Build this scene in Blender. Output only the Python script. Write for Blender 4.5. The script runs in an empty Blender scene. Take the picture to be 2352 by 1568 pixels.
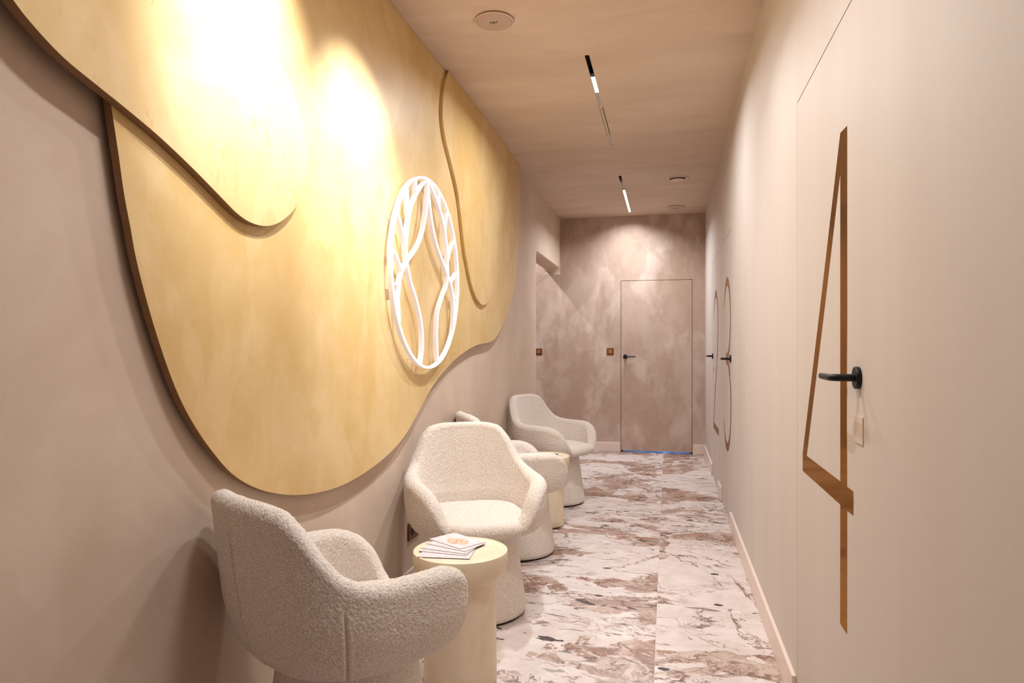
import bpy, bmesh, math, random
import numpy as np
from mathutils import Vector, Matrix

PI = math.pi
SC = bpy.context.scene
COL = SC.collection

# ------------------------------------------------------------------ camera, world, exposure, lights
CAM_H = 1.257
CZ = 2.89                                   # ceiling height
XL, XR, YE, YB = -1.31, 0.44, 8.47, -2.5    # left wall, right wall, end wall, wall behind the camera
cam_d = bpy.data.cameras.new('camera')
cam_d.sensor_width = 36.0
cam_d.lens = 24.0
cam_d.shift_y = 18.0 / 2352.0
cam_d.clip_start = 0.02
cam = bpy.data.objects.new('camera', cam_d)
COL.objects.link(cam)
cam.location = (0, 0, CAM_H)
cam.rotation_euler = (PI / 2, 0, math.atan2(357, 1568))
SC.camera = cam

world = bpy.data.worlds.new('world')
SC.world = world
world.use_nodes = True
world.node_tree.nodes['Background'].inputs[0].default_value = (1.0, 0.9, 0.8, 1)
world.node_tree.nodes['Background'].inputs[1].default_value = 0.05

SC.view_settings.view_transform = 'Standard'
SC.view_settings.look = 'None'
SC.view_settings.exposure = 0.0
SC.view_settings.gamma = 1.0
SC.view_settings.use_curve_mapping = False
SC.cycles.use_denoising = True
SC.cycles.max_bounces = 10
SC.cycles.diffuse_bounces = 6
SC.cycles.caustics_reflective = False
SC.cycles.caustics_refractive = False


def area_light(name, loc, sx, sy, watts, color=(1, 1, 1), rot=(0, 0, 0), spread=180):
    l = bpy.data.lights.new(name, 'AREA')
    l.shape = 'RECTANGLE'
    l.size, l.size_y = sx, sy
    l.energy = watts
    l.color = color
    l.spread = math.radians(spread)
    o = bpy.data.objects.new(name, l)
    COL.objects.link(o)
    o.location = loc
    o.rotation_euler = rot
    return o


def spot_light(name, loc, target, watts, angle, blend=1.0, color=(1, 1, 1), radius=0.012):
    l = bpy.data.lights.new(name, 'SPOT')
    l.energy = watts
    l.spot_size = math.radians(angle)
    l.spot_blend = blend
    l.shadow_soft_size = radius
    l.color = color
    o = bpy.data.objects.new(name, l)
    COL.objects.link(o)
    o.location = loc
    d = Vector(target) - Vector(loc)
    o.rotation_euler = d.to_track_quat('-Z', 'Y').to_euler()
    return o


WARM = (1.0, 0.97, 0.94)
WHITE = (0.96, 0.975, 1.0)
XT2 = -0.26
XT = -0.4365                                 # the line of the recessed ceiling tracks
# the lamps of the two tracks in view
area_light('track_lamp_near', (XT, 4.23, CZ - 0.004), 0.020, 0.23, 30, WHITE, spread=165)
area_light('track_lamp_far', (XT, 7.67, CZ - 0.004), 0.020, 1.12, 33, WHITE, spread=146)
# the track above and behind the camera: two wall washers, a linear lamp and two added fill lamps
spot_light('washer_lamp_near', (XT, 1.72, CZ - 0.01), (-1.245, 1.84, 2.22), 225, 54, 1.0, WARM)
spot_light('washer_lamp_far', (XT, 2.46, CZ - 0.01), (-1.27, 2.66, 1.95), 235, 52, 1.0, WARM)
area_light('track_lamp_over', (XT2, 1.42, CZ - 0.004), 0.020, 0.40, 19, WHITE, spread=170)
area_light('fill_lamp_mid', (XT, 2.83, CZ - 0.004), 0.020, 0.26, 16, WHITE, spread=130)  # added lamp out of view, brightens the armchairs from above
area_light('fill_lamp_behind', (XT2, -1.1, CZ - 0.004), 0.020, 1.10, 1.2, WARM, spread=170)  # added weak fill out of view, for ambient light only
# side passage beyond the opening, and daylight in the room behind the end door
spot_light('passage_lamp', (-1.98, 7.70, CZ - 0.03), (-1.75, 7.75, 0.0), 60, 150, 0.3, WHITE, 0.02)
area_light('room_behind_door', (-0.13, 8.62, 0.30), 0.84, 0.16, 4, (0.10, 0.34, 1.0))

# ------------------------------------------------------------------ helpers


def link(name, me, mats=(), parent=None):
    o = bpy.data.objects.new(name, me)
    COL.objects.link(o)
    for m in mats:
        me.materials.append(m)
    if parent is not None:
        o.parent = parent
    return o


def from_bm(name, bm, mat, parent=None, smooth=False):
    me = bpy.data.meshes.new(name)
    bm.normal_update()
    bm.to_mesh(me)
    bm.free()
    if smooth:
        me.polygons.foreach_set('use_smooth', [True] * len(me.polygons))
    return link(name, me, [mat] if not isinstance(mat, (list, tuple)) else mat, parent)


def empty(name, loc, label=None, cat=None, group=None, rz=0.0):
    o = bpy.data.objects.new(name, None)
    COL.objects.link(o)
    o.location = loc
    o.rotation_euler = (0, 0, rz)
    o.empty_display_size = 0.1
    tag(o, label, cat, group)
    return o


def tag(o, label=None, cat=None, group=None, kind=None):
    if label:
        o['label'] = label
    if cat:
        o['category'] = cat
    if group:
        o['group'] = group
    if kind:
        o['kind'] = kind
    return o


def add_box(bm, x0, x1, y0, y1, z0, z1, bevel=0.0, seg=2):
    r = bmesh.ops.create_cube(bm, size=1.0)
    vs = r['verts']
    for v in vs:
        v.co = Vector(((x0 + x1) / 2 + v.co.x * (x1 - x0), (y0 + y1) / 2 + v.co.y * (y1 - y0), (z0 + z1) / 2 + v.co.z * (z1 - z0)))
    if bevel > 0:
        es = list({e for v in vs for e in v.link_edges})
        bmesh.ops.bevel(bm, geom=es, offset=bevel, segments=seg, profile=0.5, affect='EDGES')
    return bm


def box(name, x0, x1, y0, y1, z0, z1, mat, parent=None, bevel=0.0, smooth=False):
    bm = bmesh.new()
    add_box(bm, x0, x1, y0, y1, z0, z1, bevel)
    return from_bm(name, bm, mat, parent, smooth)


def lathe(bm, prof, seg=64, axis='z', origin=(0, 0, 0)):
    """prof: (r, h) list; r = 0 closes the end."""
    rings = []
    for r, h in prof:
        ring = []
        if r < 1e-6:
            pts = [(0, 0, h)]
        else:
            pts = [(r * math.cos(2 * PI * i / seg), r * math.sin(2 * PI * i / seg), h) for i in range(seg)]
        for p in pts:
            if axis == 'x':
                p = (p[2], p[0], p[1])
            elif axis == 'y':
                p = (p[0], p[2], p[1])
            ring.append(bm.verts.new(Vector(p) + Vector(origin)))
        rings.append(ring)
    for a, b in zip(rings[:-1], rings[1:]):
        if len(a) == 1 and len(b) == 1:
            continue
        for i in range(seg):
            j = (i + 1) % seg
            if len(a) == 1:
                bm.faces.new((a[0], b[j], b[i]))
            elif len(b) == 1:
                bm.faces.new((a[i], a[j], b[0]))
            else:
                bm.faces.new((a[i], a[j], b[j], b[i]))
    bmesh.ops.recalc_face_normals(bm, faces=bm.faces[:])
    return bm


def catmull(pts, n=8, closed=False):
    P = [Vector(p) for p in pts]
    out = []
    m = len(P)
    rng = range(m if closed else m - 1)
    for i in rng:
        p1, p2 = P[i], P[(i + 1) % m]
        p0 = P[(i - 1) % m] if (closed or i > 0) else p1 + (p1 - p2)
        p3 = P[(i + 2) % m] if (closed or i + 2 < m) else p2 + (p2 - p1)
        for k in range(n):
            t = k / n
            out.append(0.5 * ((2 * p1) + (p2 - p0) * t + (2 * p0 - 5 * p1 + 4 * p2 - p3) * t * t + (3 * p1 - p0 - 3 * p2 + p3) * t ** 3))
    if not closed:
        out.append(P[-1].copy())
    return out


def plate(name, outline, x0, x1, mat, parent=None, holes=(), bevel=0.0, axis='x'):
    """A flat plate: outline of (a, b) points in the plane across the axis, solid from x0 to x1."""
    cu = bpy.data.curves.new(name, 'CURVE')
    cu.dimensions = '2D'
    cu.fill_mode = 'BOTH'
    for loop in [outline] + list(holes):
        s = cu.splines.new('POLY')
        s.points.add(len(loop) - 1)
        for p, q in zip(s.points, loop):
            p.co = (q[0], q[1], 0, 1)
        s.use_cyclic_u = True
    cu.extrude = abs(x1 - x0) / 2 - bevel
    cu.bevel_depth = bevel
    cu.bevel_resolution = 1
    if bevel:
        cu.offset = -bevel
    tmp = bpy.data.objects.new('tmp', cu)
    COL.objects.link(tmp)
    dg = bpy.context.evaluated_depsgraph_get()
    dg.update()
    me = bpy.data.meshes.new_from_object(tmp.evaluated_get(dg))
    bpy.data.objects.remove(tmp)
    bpy.data.curves.remove(cu)
    me.name = name
    co = np.empty(len(me.vertices) * 3)
    me.vertices.foreach_get('co', co)
    co = co.reshape(-1, 3)
    mid = (x0 + x1) / 2
    if axis == 'x':
        new = np.stack([co[:, 2] + mid, co[:, 0], co[:, 1]], 1)
    elif axis == 'y':
        new = np.stack([co[:, 0], -co[:, 2] + mid, co[:, 1]], 1)
    else:
        new = np.stack([co[:, 0], co[:, 1], co[:, 2] + mid], 1)
    me.vertices.foreach_set('co', new.ravel())
    me.materials.clear()
    me.update()
    bm = bmesh.new()
    bm.from_mesh(me)
    bmesh.ops.remove_doubles(bm, verts=bm.verts[:], dist=1e-6)
    bmesh.ops.recalc_face_normals(bm, faces=bm.faces[:])
    bm.to_mesh(me)
    bm.free()
    return link(name, me, [mat], parent)


def text_mesh(name, body, size, mat, parent=None, extrude=0.0005):
    cu = bpy.data.curves.new(name, 'FONT')
    cu.body = body
    cu.size = size
    cu.extrude = extrude
    cu.align_x = 'CENTER'
    cu.align_y = 'CENTER'
    tmp = bpy.data.objects.new('tmp', cu)
    COL.objects.link(tmp)
    dg = bpy.context.evaluated_depsgraph_get()
    dg.update()
    me = bpy.data.meshes.new_from_object(tmp.evaluated_get(dg))
    bpy.data.objects.remove(tmp)
    me.name = name
    me.materials.clear()
    return link(name, me, [mat], parent)


# ------------------------------------------------------------------ materials


class NT:
    def __init__(self, name):
        self.m = bpy.data.materials.new(name)
        self.m.use_nodes = True
        self.t = self.m.node_tree
        self.b = self.t.nodes['Principled BSDF']

    def n(self, kind, **props):
        nd = self.t.nodes.new(kind)
        for k, v in props.items():
            setattr(nd, k, v)
        return nd

    def l(self, a, b):
        self.t.links.new(a, b)

    def val(self, sock, v):
        if hasattr(v, 'is_linked') or hasattr(v, 'links'):
            self.l(v, sock)
        else:
            sock.default_value = v

    def pos(self):
        return self.n('ShaderNodeNewGeometry').outputs['Position']

    def obj(self):
        return self.n('ShaderNodeTexCoord').outputs['Object']

    def mapping(self, vec, scale=(1, 1, 1), rot=(0, 0, 0), loc=(0, 0, 0)):
        nd = self.n('ShaderNodeMapping')
        self.l(vec, nd.inputs['Vector'])
        nd.inputs['Scale'].default_value = scale
        nd.inputs['Rotation'].default_value = rot
        self.val(nd.inputs['Location'], loc)
        return nd.outputs[0]

    def noise(self, vec, scale, detail=3, rough=0.5, dist=0.0):
        nd = self.n('ShaderNodeTexNoise')
        self.l(vec, nd.inputs['Vector'])
        nd.inputs['Scale'].default_value = scale
        nd.inputs['Detail'].default_value = detail
        nd.inputs['Roughness'].default_value = rough
        nd.inputs['Distortion'].default_value = dist
        return nd.outputs['Fac']

    def voro(self, vec, scale, feature='F1', out='Distance', rnd=1.0):
        nd = self.n('ShaderNodeTexVoronoi', feature=feature)
        self.l(vec, nd.inputs['Vector'])
        nd.inputs['Scale'].default_value = scale
        nd.inputs['Randomness'].default_value = rnd
        return nd.outputs[out]

    def ramp(self, fac, lo, hi, smooth=True):
        nd = self.n('ShaderNodeMapRange')
        nd.interpolation_type = 'SMOOTHSTEP' if smooth else 'LINEAR'
        self.val(nd.inputs['Value'], fac)
        nd.inputs['From Min'].default_value = lo
        nd.inputs['From Max'].default_value = hi
        return nd.outputs['Result']

    def math(self, op, a, b=0.0, c=0.0):
        nd = self.n('ShaderNodeMath', operation=op)
        self.val(nd.inputs[0], a)
        self.val(nd.inputs[1], b)
        self.val(nd.inputs[2], c)
        return nd.outputs[0]

    def mix(self, fac, a, b):
        nd = self.n('ShaderNodeMix', data_type='RGBA')
        self.val(nd.inputs[0], fac)
        for s, v in ((nd.inputs[6], a), (nd.inputs[7], b)):
            if isinstance(v, tuple):
                s.default_value = (v[0], v[1], v[2], 1)
            else:
                self.l(v, s)
        return nd.outputs[2]

    def bump(self, h, strength=0.2, dist=0.01):
        nd = self.n('ShaderNodeBump')
        nd.inputs['Strength'].default_value = strength
        nd.inputs['Distance'].default_value = dist
        self.l(h, nd.inputs['Height'])
        self.l(nd.outputs[0], self.b.inputs['Normal'])

    def set(self, color=None, rough=None, metal=None, spec=None, emis=None, estr=None):
        i = self.b.inputs
        if color is not None:
            if isinstance(color, tuple):
                i['Base Color'].default_value = (*color, 1)
            else:
                self.l(color, i['Base Color'])
        if rough is not None:
            self.val(i['Roughness'], rough)
        if metal is not None:
            i['Metallic'].default_value = metal
        if spec is not None:
            i['Specular IOR Level'].default_value = spec
        if emis is not None:
            i['Emission Color'].default_value = (*emis, 1)
            i['Emission Strength'].default_value = estr
        return self.m


def srgb(r, g, b):
    f = lambda c: (c / 255 / 12.92) if c / 255 <= 0.04045 else ((c / 255 + 0.055) / 1.055) ** 2.4
    return (f(r), f(g), f(b))


def plaster(name, light, dark, streak=(1, 1, 1), scale=1.6, contrast=(0.38, 0.64), rough=0.6, fine=0.35, rot=(0, 0, 0), bump=0.12, tint=None, patch=0.3):
    """Trowelled mineral plaster: clouds stretched along the trowel strokes, a fine grain and a little relief."""
    t = NT(name)
    p = t.mapping(t.pos(), streak, rot)
    a = t.noise(p, scale, 4, 0.5, 0.5)
    b = t.noise(p, scale * 3.3, 4, 0.55, 0.7)
    f = t.math('ADD', t.math('MULTIPLY', a, 1 - fine), t.math('MULTIPLY', b, fine))
    c = t.mix(t.ramp(f, *contrast), dark, light)
    w = t.noise(t.pos(), 0.55, 2, 0.5)
    mid = tint if tint else tuple(0.5 * (l + d) for l, d in zip(light, dark))
    c = t.mix(t.math('MULTIPLY', t.ramp(w, 0.45, 0.7), 0.45), c, mid)
    e1 = t.noise(p, scale * 0.9, 3, 0.45, 1.1)
    e2 = t.noise(t.mapping(p, (1, 1, 1), (0.3, 0.2, 0.1), (3.1, 1.7, 5.2)), scale * 1.7, 3, 0.5, 0.8)
    c = t.mix(t.math('MULTIPLY', t.ramp(e1, 0.52, 0.545), patch), c, dark)
    c = t.mix(t.math('MULTIPLY', t.ramp(e2, 0.56, 0.60), patch * 0.4), c, light)
    g = t.noise(t.pos(), 260, 2, 0.6)
    c = t.mix(t.math('MULTIPLY', t.ramp(g, 0.3, 0.75), 0.12), c, tuple(x * 0.72 for x in dark))
    t.set(c, rough, spec=0.35)
    h = t.math('ADD', t.math('MULTIPLY', b, 1.0), t.math('MULTIPLY', g, 0.06))
    t.bump(h, bump, 0.012)
    return t.m


M_LEFT = plaster('plaster_left', srgb(215, 198, 181), srgb(197, 175, 156), (1, 1, 1), 1.1, (0.34, 0.68), 0.62, 0.3, bump=0.10)
M_RIGHT = plaster('plaster_right', srgb(207, 200, 195), srgb(198, 187, 179), (1, 1.8, 0.35), 0.9, (0.30, 0.70), 0.6, 0.25, bump=0.03, patch=0.15)
M_END = plaster('plaster_end', srgb(206, 187, 175), srgb(170, 145, 128), (1.35, 1, 0.8), 1.6, (0.38, 0.64), 0.6, 0.35, rot=(0, 0.6, 0), bump=0.06, patch=0.4)
M_CEIL = plaster('plaster_ceiling', srgb(217, 198, 180), srgb(198, 177, 158), (0.8, 2.2, 1), 1.0, (0.32, 0.68), 0.7, 0.35, bump=0.10, patch=0.2)
M_BASE = NT('baseboard_paint').set(srgb(226, 210, 201), 0.45)


def make_gold(name, dark, light, marks=0.0):
    t = NT(name)
    p = t.mapping(t.pos(), (1, 1.05, 0.8))
    a = t.noise(p, 1.1, 4, 0.5, 0.6)
    b = t.noise(p, 6.0, 5, 0.65, 0.5)
    f = t.math('ADD', t.math('MULTIPLY', a, 0.6), t.math('MULTIPLY', b, 0.4))
    c = t.mix(t.ramp(f, 0.34, 0.66), dark, light)
    e1 = t.noise(p, 1.9, 3, 0.5, 0.8)
    c = t.mix(t.math('MULTIPLY', t.ramp(e1, 0.53, 0.55), 0.35), c, dark)
    e2 = t.noise(t.mapping(p, (1, 1.4, 0.7), (0.2, 0, 0), (5.3, 2.2, 7.1)), 3.1, 3, 0.5, 0.5)
    c = t.mix(t.math('MULTIPLY', t.ramp(e2, 0.57, 0.60), 0.35), c, light)
    if marks:
        # short brown brush marks left by the trowel, in loose clusters
        q = t.mapping(t.pos(), (1, 2.2, 0.9), (0.5, 0, 0))
        k = t.ramp(t.noise(q, 15, 7, 0.75, 0.3), 0.53, 0.66)
        kc = t.ramp(t.noise(t.pos(), 3.6, 2, 0.5), 0.47, 0.62)
        c = t.mix(t.math('MULTIPLY', t.math('MULTIPLY', k, kc), marks), c, srgb(168, 118, 66))
    g = t.noise(t.pos(), 300, 2, 0.6)
    c = t.mix(t.math('MULTIPLY', t.ramp(g, 0.3, 0.75), 0.10), c, srgb(170, 126, 70))
    t.set(c, 0.46, metal=0.0, spec=0.5)
    t.bump(b, 0.07, 0.01)
    return t.m


M_GOLD = make_gold('gold_plaster', srgb(201, 167, 106), srgb(219, 193, 143))
M_GOLD_PALE = make_gold('pale_gold_plaster', srgb(212, 181, 126), srgb(227, 203, 156), 0.4)
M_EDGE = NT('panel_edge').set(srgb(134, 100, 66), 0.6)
M_BLACK = NT('black_matt_metal').set((0.005, 0.0045, 0.004), 0.42, spec=0.3)
M_DARK = NT('dark_gap').set((0.012, 0.009, 0.007), 0.9)
M_CHAN = NT('track_channel').set(srgb(62, 48, 42), 0.55)
M_BRASS = NT('bronze_mirror').set((0.40, 0.235, 0.12), 0.08, metal=0.8, spec=0.0)
M_BRASS.node_tree.nodes['Principled BSDF'].inputs['Specular Tint'].default_value = (0.56, 0.37, 0.25, 1)
M_BRONZE = NT('bronze_switch').set(srgb(120, 80, 52), 0.38, metal=0.6)
M_BRONZE_L = NT('bronze_rocker').set(srgb(176, 118, 74), 0.35, metal=0.6)
M_WHITE = NT('white_enamel').set(srgb(214, 192, 178), 0.5)
M_LOUVRE = NT('louvre_white').set(srgb(232, 224, 220), 0.4)
M_DISC = NT('speaker_grille').set(srgb(184, 162, 148), 0.7)
M_LAMP = NT('lamp_diffuser').set((0.9, 0.9, 0.9), 0.5, emis=(1, 0.97, 0.95), estr=9.0)
M_NEON = NT('neon_face').set((0.9, 0.9, 0.9), 0.5, emis=(1, 0.965, 0.95), estr=9.0)
M_NEON_S = NT('neon_side').set((0.62, 0.56, 0.55), 0.5, emis=(1, 0.92, 0.90), estr=0.28)
M_CLEAR = NT('clear_pin').set(srgb(220, 190, 140), 0.2)
M_GROUT = NT('grout').set(srgb(226, 212, 204), 0.9)
M_PLATE = NT('lock_cover').set(srgb(203, 188, 176), 0.6)


def make_boucle():
    t = NT('boucle_wool')
    v = t.voro(t.obj(), 300, 'F1')
    g = t.noise(t.obj(), 600, 2, 0.6)
    c = t.mix(t.ramp(v, 0.12, 0.72), srgb(248, 243, 237), srgb(202, 187, 175))  # shade between the loops put into the colour
    c = t.mix(t.math('MULTIPLY', g, 0.25), c, srgb(250, 244, 236))
    t.set(c, 0.95, spec=0.15)
    t.b.inputs['Sheen Weight'].default_value = 0.25
    t.b.inputs['Sheen Roughness'].default_value = 0.5
    h = t.math('SUBTRACT', t.math('MULTIPLY', g, 0.4), v)
    t.bump(h, 0.4, 0.004)
    return t.m


def make_table_mat():
    t = NT('cream_microcement')
    a = t.noise(t.obj(), 5, 4, 0.55, 0.6)
    g = t.noise(t.obj(), 240, 2, 0.6)
    c = t.mix(t.ramp(a, 0.35, 0.65), srgb(234, 222, 198), srgb(226, 210, 184))
    c = t.mix(t.math('MULTIPLY', t.ramp(g, 0.35, 0.75), 0.12), c, srgb(190, 165, 130))
    t.set(c, 0.45, spec=0.4)
    t.bump(g, 0.05, 0.003)
    return t.m


M_BOUCLE = make_boucle()
M_SEAM = NT('boucle_seam').set(srgb(196, 180, 165), 0.95, spec=0.1)
M_SEAM_D = NT('boucle_seam_shaded').set(srgb(104, 88, 74), 0.95, spec=0.1)  # back seam cord darkened to stand for shade in the pinched fold
M_TABLE = make_table_mat()


def make_marble():
    """Pale veined stone tile; every tile takes its own cut of the stone by its own place."""
    t = NT('marble_tile')
    oi = t.n('ShaderNodeObjectInfo')
    off = t.n('ShaderNodeVectorMath', operation='MULTIPLY')
    t.l(oi.outputs['Location'], off.inputs[0])
    off.inputs[1].default_value = (7.3, 0.35, 0)
    add = t.n('ShaderNodeVectorMath', operation='ADD')
    t.l(t.pos(), add.inputs[0])
    t.l(off.outputs[0], add.inputs[1])
    p = t.mapping(add.outputs[0], (1.0, 1.1, 1), (0, 0, 0.12))
    fine = t.noise(p, 9, 6, 0.65, 0.3)
    base = t.mix(t.ramp(fine, 0.35, 0.7), srgb(208, 196, 191), srgb(223, 214, 210))
    # taupe islands with crisp rims, rust clouds and pale veins inside
    n1 = t.noise(p, 1.25, 9, 0.60, 0.55)
    isl = t.ramp(n1, 0.505, 0.515)
    ra = t.noise(p, 3.4, 6, 0.65, 1.2)
    tau = t.mix(t.ramp(ra, 0.38, 0.64), srgb(158, 133, 120), srgb(197, 179, 169))
    rust = t.ramp(t.noise(p, 2.3, 6, 0.7, 1.6), 0.52, 0.66)
    tau = t.mix(t.math('MULTIPLY', rust, 0.85), tau, srgb(164, 108, 80))
    vin = t.math('ABSOLUTE', t.math('SUBTRACT', t.noise(p, 2.6, 5, 0.6, 1.0), 0.5))
    tau = t.mix(t.math('MULTIPLY', t.ramp(vin, 0.022, 0.002), 0.85), tau, srgb(104, 68, 54))
    vi2 = t.math('ABSOLUTE', t.math('SUBTRACT', t.noise(p, 5.2, 5, 0.62, 1.6), 0.5))
    tau = t.mix(t.math('MULTIPLY', t.ramp(vi2, 0.035, 0.0), 0.6), tau, srgb(132, 98, 82))
    pale = t.ramp(t.noise(p, 4.1, 6, 0.66, 1.4), 0.56, 0.60)
    tau = t.mix(t.math('MULTIPLY', pale, 0.7), tau, srgb(212, 198, 190))
    c = t.mix(isl, base, tau)
    # small brown flecks drawn out along the grain
    pf = t.mapping(p, (1, 2.6, 1), (0, 0, -0.1))
    fl = t.ramp(t.noise(pf, 5.5, 7, 0.68, 0.4), 0.59, 0.605)
    fm = t.ramp(t.noise(p, 1.6, 3, 0.5, 0.3), 0.44, 0.56)
    c = t.mix(t.math('MULTIPLY', t.math('MULTIPLY', fl, fm), 0.85), c, srgb(128, 98, 86))
    # fine veins
    v1 = t.math('ABSOLUTE', t.math('SUBTRACT', t.noise(p, 0.85, 8, 0.62, 0.9), 0.5))
    vb = t.ramp(t.noise(p, 3.0, 3, 0.5), 0.38, 0.52)
    c = t.mix(t.math('MULTIPLY', t.math('MULTIPLY', t.ramp(v1, 0.009, 0.001), vb), 0.9), c, srgb(110, 76, 62))
    v2 = t.math('ABSOLUTE', t.math('SUBTRACT', t.noise(t.mapping(p, (1, 1.6, 1), (0, 0, 0.5), (4.2, 9.1, 0)), 1.7, 7, 0.64, 0.7), 0.5))
    v2b = t.ramp(t.noise(p, 2.1, 3, 0.5, 0.2), 0.47, 0.6)
    c = t.mix(t.math('MULTIPLY', t.math('MULTIPLY', t.ramp(v2, 0.010, 0.001), v2b), 0.7), c, srgb(138, 104, 90))
    # charcoal inclusions in clusters
    k = t.ramp(t.noise(pf, 4.6, 6, 0.62, 0.6), 0.60, 0.613)
    kc = t.ramp(t.noise(p, 1.1, 2, 0.5, 0.0), 0.45, 0.54)
    c = t.mix(t.math('MULTIPLY', t.math('MULTIPLY', k, kc), 0.95), c, srgb(58, 50, 52))
    ps = t.mapping(p, (1, 1.5, 1), (0, 0, 0.4))
    vd = t.n('ShaderNodeTexVoronoi')
    t.l(ps, vd.inputs['Vector'])
    vd.voronoi_dimensions = '2D'
    vd.inputs['Scale'].default_value = 3.0
    sep = t.n('ShaderNodeSeparateColor')
    t.l(vd.outputs['Color'], sep.inputs[0])
    dd = t.math('ADD', vd.outputs['Distance'], t.math('MULTIPLY', t.math('SUBTRACT', t.noise(ps, 16, 3, 0.6), 0.5), 0.14))
    spot = t.math('MULTIPLY', t.ramp(dd, 0.075, 0.066), t.math('GREATER_THAN', sep.outputs[0], 0.74))
    c = t.mix(spot, c, srgb(52, 46, 50))
    t.set(c, t.math('ADD', 0.24, t.math('MULTIPLY', fine, 0.12)), spec=0.4)
    return t.m


M_MARBLE = make_marble()

# ------------------------------------------------------------------ the setting
# floor: grout bed with the stone tiles as parts
XP, YP = -2.9, 6.2                            # the side passage
floor = box('floor', XP - 0.2, XR + 0.2, YB - 0.2, YE + 0.75, -0.12, -0.003, M_GROUT)
tag(floor, 'pale pinkish stone floor with taupe patches and thin brown veins', kind='structure')
tile_meshes = {}
xs = [-2.45 - 1.2, -2.45, -1.25, -0.05, 1.15]
y0 = 3.456 - 6 * 1.2
for i in range(4):
    for j in range(11):
        ax, bx = max(xs[i], XP - 0.1), min(xs[i + 1], XR + 0.1)
        ay, by = max(y0 + j * 1.2, YB - 0.1), min(y0 + (j + 1) * 1.2, YE + 0.6)
        if by - ay < 0.02 or bx - ax < 0.02:
            continue
        if bx < XL - 0.0 and by < YP:
            continue
        g = 0.0013
        w, h = bx - ax - 2 * g, by - ay - 2 * g
        key = (round(w, 4), round(h, 4))
        if key not in tile_meshes:
            bm = bmesh.new()
            add_box(bm, -w / 2, w / 2, -h / 2, h / 2, -0.01, 0.0, 0.0007, 1)
            me = bpy.data.meshes.new('tile')
            bm.to_mesh(me)
            bm.free()
            me.materials.append(M_MARBLE)
            tile_meshes[key] = me
        o = bpy.data.objects.new('tile', tile_meshes[key])
        COL.objects.link(o)
        o.parent = floor
        o.location = ((ax + bx) / 2, (ay + by) / 2, 0)


def arc(cx, cy, r, a0, a1, n=10):
    return [(cx + r * math.cos(a0 + (a1 - a0) * i / n), cy + r * math.sin(a0 + (a1 - a0) * i / n)) for i in range(n + 1)]


YO, ZO, RO = 6.856, 2.273, 0.085               # opening to the side passage, rounded at its top corners
ol = [(YB - 0.15, -0.05), (YO, -0.05), (YO, ZO - RO)]
ol += arc(YO + RO, ZO - RO, RO, PI, PI / 2)
ol += arc(YE - RO, ZO - RO, RO, PI / 2, 0)
ol += [(YE + 0.05, ZO - RO), (YE + 0.05, CZ + 0.02), (YB - 0.15, CZ + 0.02)]
tag(plate('wall_left', ol, XL - 0.20, XL, M_LEFT), 'beige plaster wall on the left with an opening at its far end', kind='structure')

# right wall: three flush doors
DOORS = [(1.695, 2.531, '4'), (5.03, 5.90, '3'), (6.20, 7.07, '2')]
DH = 2.115
bm = bmesh.new()
ys = [YB - 0.15] + [y for d in DOORS for y in d[:2]] + [YE + 0.15]
for a, b in zip(ys[0::2], ys[1::2]):
    add_box(bm, XR, XR + 0.16, a, b, -0.05, CZ + 0.02)
for a, b, _ in DOORS:
    add_box(bm, XR, XR + 0.16, a, b, DH, CZ + 0.02)
tag(from_bm('wall_right', bm, M_RIGHT), 'pale beige plaster wall on the right with three flush doors', kind='structure')
DX0, DX1 = -0.5604, 0.293                      # the door in the end wall
bm = bmesh.new()
add_box(bm, XP - 0.15, DX0, YE, YE + 0.15, -0.05, CZ + 0.02)
add_box(bm, DX1, XR, YE, YE + 0.15, -0.05, CZ + 0.02)
add_box(bm, DX0, DX1, YE, YE + 0.15, 2.099, CZ + 0.02)
tag(from_bm('wall_end', bm, M_END), 'clouded taupe plaster wall closing the corridor', kind='structure')
tag(box('wall_back', XL - 0.2, XR + 0.16, YB - 0.15, YB, -0.05, CZ + 0.02, M_LEFT), 'beige plaster wall behind the viewer', kind='structure')
bm = bmesh.new()
add_box(bm, XP - 0.15, XP, YP - 0.15, YE, -0.05, CZ + 0.02)
add_box(bm, XP, XL - 0.2, YP - 0.15, YP, -0.05, CZ + 0.02)
tag(from_bm('wall_passage', bm, M_LEFT), 'beige plaster walls of the side passage', kind='structure')
# the room behind the end door, only seen as light under it
bm = bmesh.new()
add_box(bm, DX0 - 0.1, DX1 + 0.1, YE + 0.60, YE + 0.65, -0.05, 2.3)
add_box(bm, DX0 - 0.15, DX0 - 0.1, YE + 0.15, YE + 0.65, -0.05, 2.3)
add_box(bm, DX1 + 0.1, DX1 + 0.15, YE + 0.15, YE + 0.65, -0.05, 2.3)
add_box(bm, DX0 - 0.15, DX1 + 0.15, YE + 0.15, YE + 0.65, 2.3, 2.35)
tag(from_bm('wall_behind', bm, M_WHITE), 'white walls of the room behind the end door', kind='structure')

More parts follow.
